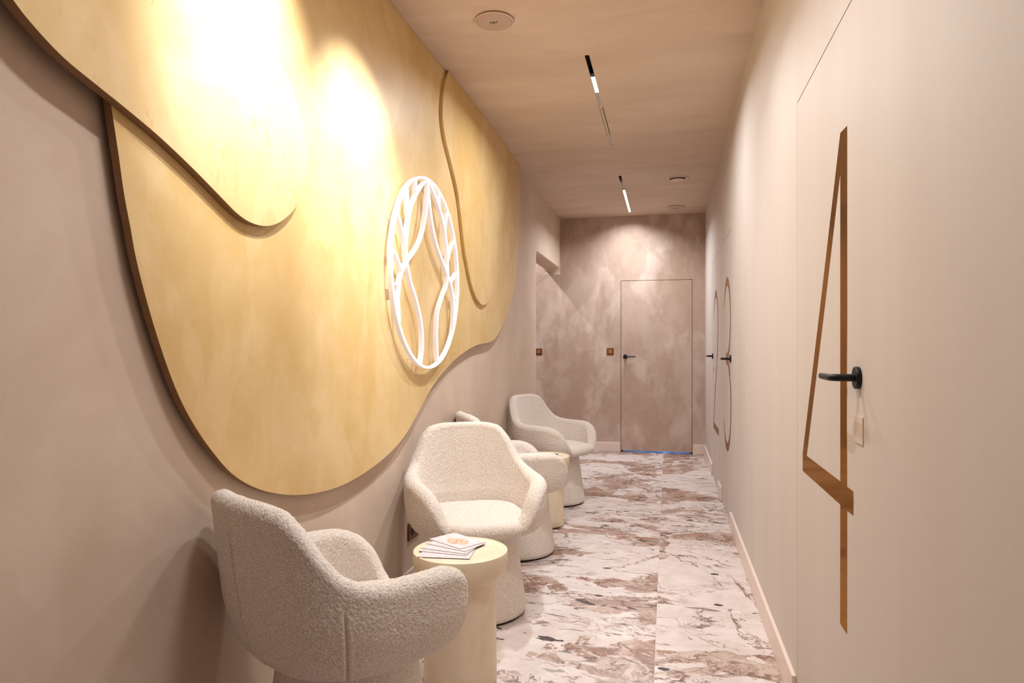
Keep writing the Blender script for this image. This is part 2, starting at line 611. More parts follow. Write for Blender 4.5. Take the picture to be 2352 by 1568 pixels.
# ceiling with the recessed track slots
HWS = 0.013
SLOTS = {XT: [(1.35, 3.0), (3.79, 5.50), (6.495, 8.237)], XT2: [(-1.9, -0.4), (0.9, 1.8)]}
bm = bmesh.new()
xe = [XP - 0.15] + [x for c in sorted(SLOTS) for x in (c - HWS, c + HWS)] + [XR + 0.16]
for a, b in zip(xe[0::2], xe[1::2]):
    add_box(bm, a, b, YB - 0.15, YE + 0.15, CZ, CZ + 0.12)
for c in SLOTS:
    e = [YB - 0.15] + [y for q in SLOTS[c] for y in q] + [YE + 0.15]
    for a, b in zip(e[0::2], e[1::2]):
        add_box(bm, c - HWS, c + HWS, a, b, CZ, CZ + 0.12)
    for a, b in SLOTS[c]:
        add_box(bm, c - HWS, c + HWS, a, b, CZ + 0.07, CZ + 0.12)
tag(from_bm('ceiling', bm, M_CEIL), 'warm beige trowelled plaster ceiling', kind='structure')

# baseboards
BH = 0.115


def baseboard(name, x0, x1, y0, y1, label):
    bm = bmesh.new()
    add_box(bm, x0, x1, y0, y1, 0.0005, BH, 0.002, 1)
    tag(from_bm(name, bm, M_BASE), label, kind='structure')


baseboard('baseboard_right', XR - 0.015, XR, 2.55, 5.02, 'pale baseboard on the right between doors four and three')
baseboard('baseboard_right_between', XR - 0.015, XR, 5.91, 6.19, 'short pale baseboard between doors three and two')
baseboard('baseboard_right_far', XR - 0.015, XR, 7.08, YE, 'pale baseboard on the right beyond door two')
baseboard('baseboard_right_near', XR - 0.015, XR, YB, 1.685, 'pale baseboard on the right before door four')
baseboard('baseboard_left', XL, XL + 0.015, YB, YO, 'pale baseboard along the left wall')
baseboard('baseboard_end', XP, DX0 - 0.002, YE - 0.015, YE, 'pale baseboard left of the end door')
baseboard('baseboard_end_right', DX1 + 0.002, XR - 0.015, YE - 0.015, YE, 'pale baseboard right of the end door')

# ------------------------------------------------------------------ doors
handle_meshes = {}


def lever(parent, side):
    """Black lever on a round rose; local frame: x out of the door, lever along +y * side."""
    h = bpy.data.objects.new('handle', None)
    COL.objects.link(h)
    h.parent = parent
    if 'rose' not in handle_meshes:
        bm = bmesh.new()
        lathe(bm, [(0, 0), (0.0255, 0), (0.0265, 0.002), (0.0265, 0.009), (0.0255, 0.0105), (0.012, 0.0105), (0, 0.0105)], 40, 'x')
        handle_meshes['rose'] = bm_mesh('rose', bm, M_BLACK)
    if side not in handle_meshes:
        bm = bmesh.new()
        path = [(0.008, 0.0), (0.030, 0.0), (0.048, 0.0005 * side), (0.0575, 0.005 * side), (0.0615, 0.015 * side), (0.0620, 0.05 * side), (0.0615, 0.085 * side), (0.0600, 0.125 * side)]
        pts = [Vector((p.x, p.y, 0)) for p in catmull([(a, b, 0) for a, b in path], 5)]
        n = len(pts)
        rings = []
        for i, p in enumerate(pts):
            tn = (pts[min(i + 1, n - 1)] - pts[max(i - 1, 0)]).normalized()
            nn = Vector((-tn.y, tn.x, 0))
            f = i / (n - 1)
            ra = 0.0092 if f < 0.45 else 0.0085 - 0.003 * (f - 0.45) / 0.55
            rb = 0.0092 - 0.0016 * f
            if i == n - 1:
                ra *= 0.7
                rb *= 0.7
            rings.append([bm.verts.new(p + nn * ra * math.cos(2 * PI * k / 14) + Vector((0, 0, 1)) * rb * math.sin(2 * PI * k / 14)) for k in range(14)])
        for a, b in zip(rings[:-1], rings[1:]):
            for k in range(14):
                bm.faces.new((a[k], a[(k + 1) % 14], b[(k + 1) % 14], b[k]))
        bm.faces.new(rings[0])
        bm.faces.new(rings[-1])
        bmesh.ops.recalc_face_normals(bm, faces=bm.faces[:])
        handle_meshes[side] = bm_mesh('lever', bm, M_BLACK)
    for nm, me in (('rose', handle_meshes['rose']), ('lever', handle_meshes[side])):
        o = bpy.data.objects.new(nm, me)
        COL.objects.link(o)
        o.parent = h
    return h


def bm_mesh(name, bm, mat, smooth=True):
    me = bpy.data.meshes.new(name)
    bm.normal_update()
    bm.to_mesh(me)
    bm.free()
    me.materials.append(mat)
    if smooth:
        me.polygons.foreach_set('use_smooth', [True] * len(me.polygons))
        me.set_sharp_from_angle(angle=math.radians(40))
    return me


def stroke(path, w, caps=True):
    """Outline of a stroke of half width w(i) about a centre line."""
    n = len(path)
    L, R = [], []
    for i, p in enumerate(path):
        tn = (path[min(i + 1, n - 1)] - path[max(i - 1, 0)])
        tn = tn.normalized()
        nn = Vector((-tn.y, tn.x, 0))
        h = w(i / (n - 1)) if callable(w) else w
        L.append((p.x + nn.x * h, p.y + nn.y * h))
        R.append((p.x - nn.x * h, p.y - nn.y * h))
    return L + R[::-1]


def ell(cx, cy, rx, ry, a0, a1, n=30):
    return [Vector((cx + rx * math.cos(math.radians(a0 + (a1 - a0) * i / n)), cy + ry * math.sin(math.radians(a0 + (a1 - a0) * i / n)), 0)) for i in range(n + 1)]


# numerals, laid out on the doors in metres: (y along the wall, z); read from the corridor, so +y runs to the left
def numeral(which):
    if which == '4':
        out = [(1.8598, 1.8183), (1.9281, 1.8219), (2.1665, 1.3881), (2.4358, 0.912), (2.4358, 0.8523), (1.9281, 0.8523), (1.9300, 0.541), (1.8615, 0.541), (1.8598, 0.8523), (1.8005, 0.8533), (1.8005, 0.912), (1.8598, 0.912)]
        hole = [(1.9281, 1.7202), (1.9281, 0.912), (2.3708, 0.912), (2.1065, 1.3843)]
        return out, [hole]
    if which == '3':
        # in door-centred metres: a = to the right as read
        cy = 5.405
        up = ell(0.0, 1.485, 0.285, 0.285, 160, -82, 40)
        lo = ell(0.0, 0.845, 0.325, 0.325, 82, -155, 40)
        pth = up + [Vector((-0.06, 1.18, 0))]
        a = stroke(up + [Vector((0.0, 1.195, 0)), Vector((-0.09, 1.192, 0))], lambda f: 0.012 + 0.02 * min(1, f * 5))
        b = stroke([Vector((-0.09, 1.178, 0)), Vector((0.0, 1.175, 0))] + lo, lambda f: 0.012 + 0.02 * min(1, (1 - f) * 5))
        return [[(cy - x, z) for x, z in a], [(cy - x, z) for x, z in b]], []
    # the 2
    pts = [(6.905, 1.524), (6.885, 1.61), (6.80, 1.71), (6.655, 1.775), (6.50, 1.745), (6.375, 1.64), (6.335, 1.50), (6.37, 1.34), (6.47, 1.17), (6.62, 0.98), (6.76, 0.80), (6.86, 0.64), (6.915, 0.535)]
    c = catmull([(y, z, 0) for y, z in pts], 8)
    a = stroke(c, lambda f: 0.012 + 0.02 * min(1, f * 5))
    b = [(6.945, 0.553), (6.256, 0.553), (6.256, 0.492), (6.945, 0.492)]
    return [a, b], []


dn = 0
for a, b, num in DOORS:
    dn += 1
    cy = (a + b) / 2
    word = {'4': 'four', '3': 'three', '2': 'two'}[num]
    d = bpy.data.objects.new('door_%d' % dn, None)
    COL.objects.link(d)
    d.location = (XR, cy, 0)
    tag(d, 'flush plaster coloured door with a tall bronze numeral %s' % word, kind='structure')
    gp = 0.0003
    o = box('door_leaf', 0.0006, 0.042, a + gp - cy, b - gp - cy, 0.006, DH - 0.0035, M_RIGHT, d)
    o = box('door_frame', 0.043, 0.158, a + 0.0005 - cy, b - 0.0005 - cy, 0.001, DH - 0.0005, M_DARK, d)
    pl, holes = numeral(num)
    if num == '4':
        nb = plate('numeral', [(y - cy, z) for y, z in pl], -0.0001, 0.003, M_BRASS, d, [[(y - cy, z) for y, z in h] for h in holes])
    else:
        bmj = bmesh.new()
        for i, q in enumerate(pl):
            tmp = plate('numeral', [(y - cy, z) for y, z in q], -0.0001 - 0.00003 * i, 0.003, M_BRASS)
            bmj.from_mesh(tmp.data)
            me = tmp.data
            bpy.data.objects.remove(tmp)
            bpy.data.meshes.remove(me)
        nb = from_bm('numeral', bmj, M_BRASS, d)
    nb['label'] = 'bronze mirror numeral %s' % num
    # handle
    hy, side = {'4': (1.750, 1), '3': (5.075, 1), '2': (7.015, -1)}[num]
    h = lever(d, side)
    h.location = (0.0005, hy - cy, 1.190)
    h.rotation_euler = (0, 0, 0)
    h.scale = (-1, 1, 1)
    h['label'] = 'black lever handle'
    lp = box('lock_cover', -0.002, 0.001, hy - 0.038 - cy, hy + 0.038 - cy, 1.035, 1.10, M_PLATE, d, 0.0008)
    lp['label'] = 'beige square lock cover'

d = bpy.data.objects.new('door_4', None)
COL.objects.link(d)
d.location = ((DX0 + DX1) / 2, YE, 0)
tag(d, 'clouded taupe flush door in the end wall with blue light beneath', kind='structure')
hw = (DX1 - DX0) / 2
box('door_leaf', -hw + 0.0055, hw - 0.0055, 0.0006, 0.042, 0.020, 2.0935, M_END, d)
for n_, q in (('frame_post', (-hw + 0.0005, -hw + 0.02, 0.0, 2.098)), ('frame_post', (hw - 0.02, hw - 0.0005, 0.0, 2.098)), ('frame_head', (-hw + 0.02, hw - 0.02, 2.078, 2.098))):
    box(n_, q[0], q[1], 0.0435, 0.149, q[2], q[3], M_DARK, d)
h = lever(d, 1)
h.location = (-hw + 0.0575, 0.0005, 1.168)
h.rotation_euler = (0, 0, -PI / 2)
h['label'] = 'black lever handle'

# ------------------------------------------------------------------ gold wall panels
YTOP = CZ - 0.002
A_pts = [(1.318, 2.20), (1.335, 1.98), (1.3485, 1.8446), (1.3719, 1.7223), (1.3892, 1.6306), (1.4085, 1.5547), (1.4242, 1.4903), (1.4452, 1.4252), (1.4755, 1.3448), (1.5111, 1.2615), (1.5509, 1.1798), (1.5962, 1.1039), (1.6553, 1.0277), (1.7262, 0.9537), (1.8025, 0.8876), (1.8927, 0.8344), (2.0101, 0.7866), (2.1607, 0.7470), (2.3151, 0.7234), (2.4999, 0.7124), (2.7014, 0.7233), (2.9333, 0.757), (3.1407, 0.8117), (3.2889, 0.8802), (3.4505, 0.972), (3.626, 1.066), (3.8668, 1.152), (4.1112, 1.2192), (4.4767, 1.2828), (4.8699, 1.3119), (5.08, 1.364), (5.2964, 1.470), (5.4779, 1.5955), (5.6954, 1.8346), (5.8354, 2.1558), (5.8969, 2.5072)]
A_out = [(p.x, p.y) for p in catmull([(y, z, 0) for y, z in A_pts], 6)]
A_out = [(1.305, YTOP)] + [(1.308, 2.5)] + A_out + [(5.902, YTOP)]
XA = XL + 0.04
B_pts = [(0.965, 2.07), (1.02, 1.995), (1.0823, 1.938), (1.1311, 1.9050), (1.1991, 1.872), (1.2828, 1.8475), (1.3765, 1.8213), (1.4821, 1.7882), (1.6021, 1.7418), (1.7395, 1.682), (1.7925, 1.660), (1.8565, 1.6455), (1.9335, 1.6470), (2.0066, 1.668), (2.0748, 1.707), (2.1259, 1.7505), (2.160, 1.800), (2.182, 1.870), (2.1880, 1.9421), (2.1698, 2.0442), (2.10, 2.145), (1.99, 2.225), (1.89, 2.30), (1.83, 2.40), (1.79, 2.55), (1.77, 2.72)]
B_out = [(p.x, p.y) for p in catmull([(y, z, 0) for y, z in B_pts], 6)]
B_out = [(0.80, YTOP), (0.83, 2.5)] + [(0.88, 2.25)] + B_out + [(1.765, YTOP)]
C_pts = [(3.7562, 2.7948), (3.7216, 2.7019), (3.712, 2.581), (3.762, 2.4735), (3.8635, 2.372), (3.985, 2.2439), (4.048, 2.1356), (4.1394, 1.9062), (4.2167, 1.7916), (4.2947, 1.692), (4.4115, 1.606), (4.5548, 1.5655), (4.6891, 1.5848), (4.7982, 1.6489), (4.8566, 1.727), (4.9612, 1.9159), (5.0982, 2.2009), (5.213, 2.4604), (5.30, 2.75)]
C_out = [(p.x, p.y) for p in catmull([(y, z, 0) for y, z in C_pts], 6)]
C_out = [(3.82, YTOP)] + C_out + [(5.32, YTOP)]


def gold_panel(name, outline, x0, x1, label, brown_edge=True, mat=None):
    o = plate(name, outline, x0, x1, mat or M_GOLD, bevel=0.0006)
    if brown_edge:
        o.data.materials.append(M_EDGE)  # side and back faces take the brown edge colour
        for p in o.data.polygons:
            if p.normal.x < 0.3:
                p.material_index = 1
    return tag(o, label, 'wall panel', 'gold wall panels')


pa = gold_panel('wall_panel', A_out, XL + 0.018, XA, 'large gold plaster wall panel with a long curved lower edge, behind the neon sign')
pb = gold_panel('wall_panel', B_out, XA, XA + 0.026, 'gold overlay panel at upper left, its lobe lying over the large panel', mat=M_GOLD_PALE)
pc = gold_panel('wall_panel', C_out, XA, XA + 0.02, 'gold overlay panel at right of the neon sign, hanging down in a lobe', False)
# battens that hold the large panel off the wall
for y_, z0_, z1_ in ((1.75, 1.2, 2.6), (3.0, 1.0, 2.6), (4.2, 1.5, 2.6), (5.3, 1.8, 2.6)):
    box('batten', XL + 0.0005, XL + 0.018, y_ - 0.03, y_ + 0.03, z0_, z1_, M_DARK, pa)

# ------------------------------------------------------------------ neon sign
XN = XA + 0.045                                # face of the tubes
neon = empty('neon_sign', (XA, 3.4295, 1.6569), 'oval white neon sign of crossing leaf veins on the gold panel', 'neon sign')


def neon_strip(path, closed=False, w=0.0045, depth=0.025, name='neon_tube', xoff=0.0):
    """A flat flexible neon strip on edge: bright face, softly glowing sides."""
    bm = bmesh.new()
    n = len(path)
    prof = [(-w, -depth), (-w, -0.003), (-w * 0.75, 0.0), (w * 0.75, 0.0), (w, -0.003), (w, -depth)]
    rings = []
    for i, p in enumerate(path):
        if closed:
            tn = path[(i + 1) % n] - path[(i - 1) % n]
        else:
            tn = path[min(i + 1, n - 1)] - path[max(i - 1, 0)]
        tn = tn.normalized()
        nn = Vector((-tn.y, tn.x, 0))
        rings.append([bm.verts.new((XN - XA + xoff + d, p.x + nn.x * s - 3.4295, p.y + nn.y * s - 1.6569)) for s, d in prof])
    m = len(prof)
    for i in range(n if closed else n - 1):
        a, b = rings[i], rings[(i + 1) % n]
        for k in range(m):
            f = bm.faces.new((a[k], a[(k + 1) % m], b[(k + 1) % m], b[k]))
            f.material_index = 0 if k in (1, 2, 3) else 1
    if not closed:
        for r in (rings[0], rings[-1]):
            f = bm.faces.new(r)
            f.material_index = 1
    bmesh.ops.recalc_face_normals(bm, faces=bm.faces[:])
    return from_bm(name, bm, [M_NEON, M_NEON_S], neon)


ring_path = ell(3.4295, 1.6569, 0.5095, 0.4955, 0, 360, 96)[:-1]
neon_strip(ring_path, True, w=0.0055, name='neon_ring')
veins = [
    [(3.4118, 2.1447), (3.361, 2.1256), (3.3017, 2.0842), (3.2257, 2.0199), (3.1708, 1.9555), (3.1395, 1.8938), (3.1175, 1.8316), (3.106, 1.765), (3.108, 1.71), (3.122, 1.66), (3.1648, 1.5863), (3.2214, 1.5279), (3.2744, 1.4597), (3.3125, 1.3888), (3.329, 1.316), (3.3235, 1.2464), (3.3015, 1.179)],
    [(3.4118, 2.1447), (3.4047, 2.0663), (3.3811, 1.9737), (3.341, 1.8797), (3.2824, 1.8018), (3.2072, 1.7406), (3.1351, 1.6936), (3.0915, 1.662), (3.0570, 1.630), (3.0335, 1.595), (3.0149, 1.5543), (3.0065, 1.4938), (3.010, 1.4413), (3.0196, 1.3887)],
    [(3.2397, 2.1167), (3.235, 2.032)],
    [(3.1263, 2.0582), (3.1307, 1.9506), (3.1351, 1.893)],
    [(2.9924, 1.908), (3.0407, 1.8438), (3.0829, 1.7777), (3.1045, 1.7102)],
    [(2.9275, 1.732), (2.9913, 1.6888), (3.0571, 1.6296)],
    [(2.929, 1.5606), (3.0196, 1.560)],
    [(3.4118, 2.1447), (3.4274, 2.0885), (3.4536, 2.0056), (3.4963, 1.9064), (3.5622, 1.8264), (3.642, 1.7636), (3.7071, 1.7189), (3.7437, 1.6883), (3.7925, 1.6507), (3.8353, 1.6063), (3.8591, 1.5461), (3.8644, 1.4756), (3.8571, 1.4132), (3.8425, 1.3674)],
    [(3.4118, 2.1447), (3.4531, 2.1376), (3.5289, 2.0968), (3.6189, 2.0288), (3.6773, 1.9639), (3.7131, 1.9007), (3.7405, 1.8226), (3.7507, 1.7468), (3.7505, 1.6768), (3.723, 1.6139), (3.6427, 1.5396), (3.5782, 1.4564), (3.5593, 1.3691), (3.5593, 1.2869), (3.5782, 1.185)],
    [(3.5903, 2.1267), (3.6074, 2.0476), (3.6246, 2.0205)],
    [(3.7292, 2.060), (3.7131, 1.9627), (3.7091, 1.9119)],
    [(3.870, 1.914), (3.7995, 1.8305), (3.7510, 1.7499)],
    [(3.936, 1.7314), (3.8066, 1.6433)],
    [(3.8550, 1.5700), (3.9313, 1.5735)],
]
def snap(p, paths):
    return min((q for pp in paths for q in pp), key=lambda q: (q - p).length)


main = [catmull([(y, z, 0) for y, z in veins[k]], 12) for k in (0, 1, 7, 8)]
for i, v in enumerate(veins):
    if i not in (0, 1, 7, 8):
        q0, q1 = Vector((*v[0], 0)), Vector((*v[-1], 0))
        v = [tuple(snap(q0, [ring_path] + main)[:2])] + v[1:-1] + [tuple(snap(q1, main + [ring_path] if i in (6, 13) else main)[:2])]
    pth = catmull([(y, z, 0) for y, z in v], 7)
    neon_strip(pth, False, xoff=-0.0004 * (i + 1))
for q in range(8):
    an = math.radians(20 + 45 * q)
    bm = bmesh.new()
    lathe(bm, [(0, 0.0), (0.0025, 0.0), (0.0025, 0.021), (0, 0.021)], 10, 'x', (0, 0.5095 * math.cos(an), 0.4955 * math.sin(an)))
    from_bm('standoff_pin', bm, M_CLEAR, neon)

# ------------------------------------------------------------------ ceiling fittings


def track(y0, y1, parts, label, xt=XT):
    t = empty('track_light', (xt, (y0 + y1) / 2, CZ), label, 'ceiling light', 'recessed ceiling tracks')
    cy = (y0 + y1) / 2
    hw_ = 0.0128
    bm = bmesh.new()                           # channel: U profile, open below
    add_box(bm, -hw_, hw_, y0 - cy + 0.0002, y1 - cy - 0.0002, 0.056, 0.069)
    add_box(bm, -hw_, -hw_ + 0.0012, y0 - cy + 0.0002, y1 - cy - 0.0002, 0.0005, 0.056)
    add_box(bm, hw_ - 0.0012, hw_, y0 - cy + 0.0002, y1 - cy - 0.0002, 0.0005, 0.056)
    add_box(bm, -hw_, hw_, y0 - cy + 0.0002, y0 - cy + 0.0014, 0.0005, 0.056)
    add_box(bm, -hw_, hw_, y1 - cy - 0.0014, y1 - cy - 0.0002, 0.0005, 0.056)
    from_bm('channel', bm, M_CHAN, t)
    for kind, a, b in parts:
        a, b = a - cy, b - cy
        if kind == 'diffuser':
            box('diffuser', -0.0112, 0.0112, a, b, 0.0015, 0.03, M_LAMP, t, 0.001)
        elif kind == 'blank':
            box('blank_block', -0.0112, 0.0112, a, b, 0.003, 0.05, M_BLACK, t, 0.001)
        elif kind == 'cover':
            o = box('cover_strip', -0.0105, 0.0068, a, b, 0.0008, 0.02, M_CEIL, t, 0.0006)
            o['label'] = 'plaster coloured cover strip'
        elif kind == 'louvre':
            n = max(4, int((b - a) / 0.026))
            body = bmesh.new()
            add_box(body, -0.0112, 0.0112, a, b, 0.022, 0.05)
            add_box(body, -0.0112, -0.0085, a, b, 0.001, 0.022)
            add_box(body, 0.0085, 0.0112, a, b, 0.001, 0.022)
            for k in range(n + 1):
                yy = a + (b - a - 0.003) * k / n
                add_box(body, -0.0085, 0.0085, yy, yy + 0.003, 0.001, 0.022)
            m = from_bm('louvre_module', body, M_LOUVRE, t)
            for k in range(n):
                yy = a + (b - a - 0.003) * (k + 0.5) / n + 0.0015
                lb = bmesh.new()
                lathe(lb, [(0, 0.0105), (0.0035, 0.0105), (0.0078, 0.0215), (0, 0.0215)], 12, 'z', (0, yy, 0))
                from_bm('reflector', lb, M_BLACK, m)
        elif kind == 'bar':
            box('end_bar', -0.0112, 0.0112, a, b, 0.0005, 0.03, M_WHITE, t, 0.0005)
    return t


track(3.79, 5.50, [('blank', 4.055, 4.108), ('diffuser', 4.11, 4.352), ('louvre', 4.355, 4.60), ('bar', 4.602, 4.632), ('cover', 4.635, 5.238), ('louvre', 5.242, 5.497)],
      'recessed ceiling track with a short lit lamp between dark slot and louvres')
track(6.495, 8.237, [('louvre', 6.76, 7.015), ('blank', 7.018, 7.095), ('diffuser', 7.10, 8.234)],
      'recessed ceiling track with one long lit lamp nearest the end wall')
track(1.35, 3.0, [('louvre', 1.62, 1.82), ('louvre', 2.36, 2.56), ('diffuser', 2.70, 2.96)], 'recessed ceiling track with two wall washers before the first speaker')  # its diffuser belongs to the added fill lamp over the armchairs
track(0.9, 1.8, [('diffuser', 1.21, 1.63)], 'short recessed ceiling track overhead near the right wall', XT2)
track(-1.9, -0.4, [('diffuser', -1.66, -0.54)], 'added unseen ceiling track with a weak fill lamp behind the viewer', XT2)


def ceiling_speaker(x, y, r, label):
    t = empty('ceiling_speaker', (x, y, CZ), label, 'speaker', 'round ceiling speakers')
    bm = bmesh.new()
    lathe(bm, [(r - 0.007, -0.0042), (r, -0.0042), (r, -0.0095), (r - 0.002, -0.0115), (r - 0.006, -0.012), (r - 0.007, -0.0042)], 72)
    from_bm('rim', bm, M_WHITE, t, True)
    bm = bmesh.new()
    lathe(bm, [(r - 0.0075, -0.0043), (r - 0.0075, -0.0115), (r - 0.012, -0.0125), (0, -0.0132)], 72)
    from_bm('grille', bm, M_DISC, t, True)
    bm = bmesh.new()
    lathe(bm, [(0, -0.0003), (r - 0.005, -0.0003), (r - 0.005, -0.004), (0, -0.004)], 72)
    from_bm('shadow_ring', bm, M_DARK, t)  # near-black ring standing in for shade in the gap below the ceiling
    tx = text_mesh('lettering', 'FBT', 0.026, M_BLACK, t, 0.0004)
    tx.location = (0.0, 0.0, -0.0138)
    tx.rotation_euler = (PI, 0, 0)
    tx['label'] = 'small dark lettering'
    return t


ceiling_speaker(-0.838, 3.283, 0.097, 'round flat ceiling speaker with small lettering, nearest in view')
ceiling_speaker(0.0974, 8.053, 0.097, 'round flat ceiling speaker beyond the ring vent, near the end wall')
vent = empty('air_vent', (0.0945, 6.703, CZ), 'round ceiling air vent with a raised ring and central disc', 'vent')
bm = bmesh.new()
lathe(bm, [(0.105, -0.0002), (0.104, -0.006), (0.098, -0.011), (0.088, -0.012), (0.078, -0.008), (0.074, -0.0003)], 64)
from_bm('ring', bm, M_WHITE, vent, True)
bm = bmesh.new()
lathe(bm, [(0.0735, -0.0003), (0.0735, -0.0012), (0, -0.0012)], 48)
from_bm('throat', bm, M_DARK, vent)
bm = bmesh.new()
lathe(bm, [(0.0, -0.012), (0.058, -0.012), (0.066, -0.015), (0.068, -0.019), (0.064, -0.022), (0.04, -0.025), (0, -0.026)], 56)
from_bm('disc', bm, M_WHITE, vent, True)
bm = bmesh.new()
lathe(bm, [(0.006, -0.0014), (0.006, -0.0122)], 12)
from_bm('stem', bm, M_DARK, vent)

# ------------------------------------------------------------------ switches and socket


def switch(x, z, label):
    t = empty('light_switch', (x, YE, z), label, 'light switch', 'bronze light switches')
    bm = bmesh.new()
    s = 0.042
    add_box(bm, -s, s, -0.007, -0.0003, -s, s, 0.0012, 1)
    from_bm('frame', bm, M_BRONZE, t)
    box('rocker_surround', -0.029, 0.029, -0.0085, -0.0071, -0.029, 0.029, M_DARK, t)
    box('rocker', -0.025, 0.025, -0.0125, -0.0086, -0.023, 0.026, M_BRONZE_L, t, 0.0012)


switch(-1.581, 1.226, 'square bronze light switch at left, within the passage opening')
switch(-0.686, 1.230, 'square bronze light switch beside the end door')
so = empty('wall_socket', (XL, 3.40, 0.308), 'bronze double wall socket behind the second armchair', 'socket')
box('frame', 0.0003, 0.010, -0.079, 0.079, -0.044, 0.044, M_BRONZE, so, 0.0012)
for yy in (-0.037, 0.037):
    bm = bmesh.new()
    lathe(bm, [(0, 0.0105), (0.019, 0.0105), (0.022, 0.0118), (0.022, 0.0100)], 28, 'x', (0, yy, 0))
    from_bm('socket_well', bm, M_BLACK, so, True)

# ------------------------------------------------------------------ armchairs


def interp(x, xp, fp):
    """smooth monotone interpolation (cubic Hermite)"""
    x = np.asarray(x, float)
    xp = np.asarray(xp, float)
    fp = np.asarray(fp, float)
    d = np.diff(fp) / np.diff(xp)
    m = np.zeros_like(fp)
    m[1:-1] = np.where(d[:-1] * d[1:] > 0, 2 * d[:-1] * d[1:] / (d[:-1] + d[1:] + 1e-12), 0)
    i = np.clip(np.searchsorted(xp, x) - 1, 0, len(xp) - 2)
    h = xp[i + 1] - xp[i]
    t = np.clip((x - xp[i]) / h, 0, 1)
    return ((1 + 2 * t) * (1 - t) ** 2 * fp[i] + t * (1 - t) ** 2 * h * m[i] + t * t * (3 - 2 * t) * fp[i + 1] + t * t * (t - 1) * h * m[i + 1])


def worley(P, cell, seed=1):
    """distance to the nearest jittered lattice point, in cells"""
    Q = P / cell
    I = np.floor(Q).astype(np.int64)
    best = np.full(len(P), 9.0)
    for dx in (-1, 0, 1):
        for dy in (-1, 0, 1):
            for dz in (-1, 0, 1):
                J = I + np.array([dx, dy, dz])
                hsh = (J[:, 0] * 73856093) ^ (J[:, 1] * 19349663) ^ (J[:, 2] * 83492791) ^ (seed * 2654435761)
                d2 = np.zeros(len(P))
                for a in range(3):
                    hsh = (hsh * 1103515245 + 12345) & 0x7fffffff
                    r = ((hsh >> 8) & 0xffff) / 65535.0
                    d2 += (J[:, a] + r - Q[:, a]) ** 2
                best = np.minimum(best, d2)
    return np.sqrt(best)


def grid_mesh(name, V, closed_u, mat, cap0=None, cap1=None, smooth=True):
    """V: (nu, nv, 3). Quads over the grid; cap0 / cap1 close the v ends with a centre point."""
    nu, nv, _ = V.shape
    verts = V.reshape(-1, 3)
    idx = np.arange(nu * nv).reshape(nu, nv)
    iu = idx if not closed_u else np.vstack([idx, idx[:1]])
    f = np.stack([iu[:-1, :-1], iu[1:, :-1], iu[1:, 1:], iu[:-1, 1:]], -1).reshape(-1, 4)
    faces = f.tolist()
    vl = verts.tolist()
    for cap, col, flip in ((cap0, 0, True), (cap1, nv - 1, False)):
        if cap is not None:
            vl.append(list(cap))
            c = len(vl) - 1
            for k in range(nu):
                a, b = int(idx[k, col]), int(idx[(k + 1) % nu, col])
                faces.append([c, b, a] if flip else [c, a, b])
    me = bpy.data.meshes.new(name)
    me.from_pydata(vl, [], faces)
    me.materials.append(mat)
    if smooth:
        me.polygons.foreach_set('use_smooth', [True] * len(me.polygons))
    me.update()
    return me


def outward(me):
    bm = bmesh.new()
    bm.from_mesh(me)
    bmesh.ops.recalc_face_normals(bm, faces=bm.faces[:])
    bm.to_mesh(me)
    bm.free()


def fuzz(me, amp, cell, extra=None, calm=None):
    """woolly loops: push every vertex out by a cellular bump"""
    n = len(me.vertices)
    co = np.empty(n * 3)
    no = np.empty(n * 3)
    me.vertices.foreach_get('co', co)
    me.vertex_normals.foreach_get('vector', no)
    co = co.reshape(-1, 3)
    no = no.reshape(-1, 3)
    w = worley(co, cell, 3)
    w2 = worley(co + 0.37, cell * 1.9, 5)
    d = amp * (np.clip(1 - w, 0, 1) ** 1.0 - 0.45) + amp * 0.6 * (np.clip(1 - w2, 0, 1) - 0.45)
    if calm is not None:
        d = d * (1 - calm)
    if extra is not None:
        d = d + extra
    me.vertices.foreach_set('co', (co + no * d[:, None]).ravel())
    me.update()


def plan_r(phi, ax, by, fy, n=2.7):
    s, c = np.abs(np.sin(phi)), np.cos(phi)
    yy = np.where(c >= 0, by, fy)
    return 1.0 / ((s / ax) ** n + (np.abs(c) / yy) ** n) ** (1.0 / n)


def rim_z(phi):
    a = np.abs(np.degrees(phi))
    return interp(a, [0, 19, 34, 42, 50, 58, 68, 80, 95, 112, 126, 136, 144, 154, 180],
                  [0.872, 0.871, 0.857, 0.814, 0.742, 0.686, 0.661, 0.653, 0.651, 0.648, 0.624, 0.575, 0.500, 0.452, 0.448])


def out_scale(z, phi=0.0):
    zk = [0.398, 0.402, 0.412, 0.430, 0.455, 0.49, 0.53, 0.58, 1.0]
    back = interp(z, zk, [0.70, 0.765, 0.83, 0.885, 0.93, 0.965, 0.988, 1.0, 1.0])
    front = interp(z, zk, [0.72, 0.80, 0.875, 0.935, 0.972, 0.995, 1.003, 1.0, 1.0])
    k = np.clip(0.5 - 0.75 * np.cos(phi), 0, 1)
    return back * (1 - k) + front * k


def out_xy(phi, z, inset=0.0):
    r = plan_r(phi, 0.335, 0.315, 0.315) * out_scale(z, phi) - inset
    back = np.clip(np.cos(phi), 0, 1) ** 1.2
    lean = 0.14 * np.clip(z - 0.50, 0, 1) * back
    return r * np.sin(phi), r * np.cos(phi) + lean


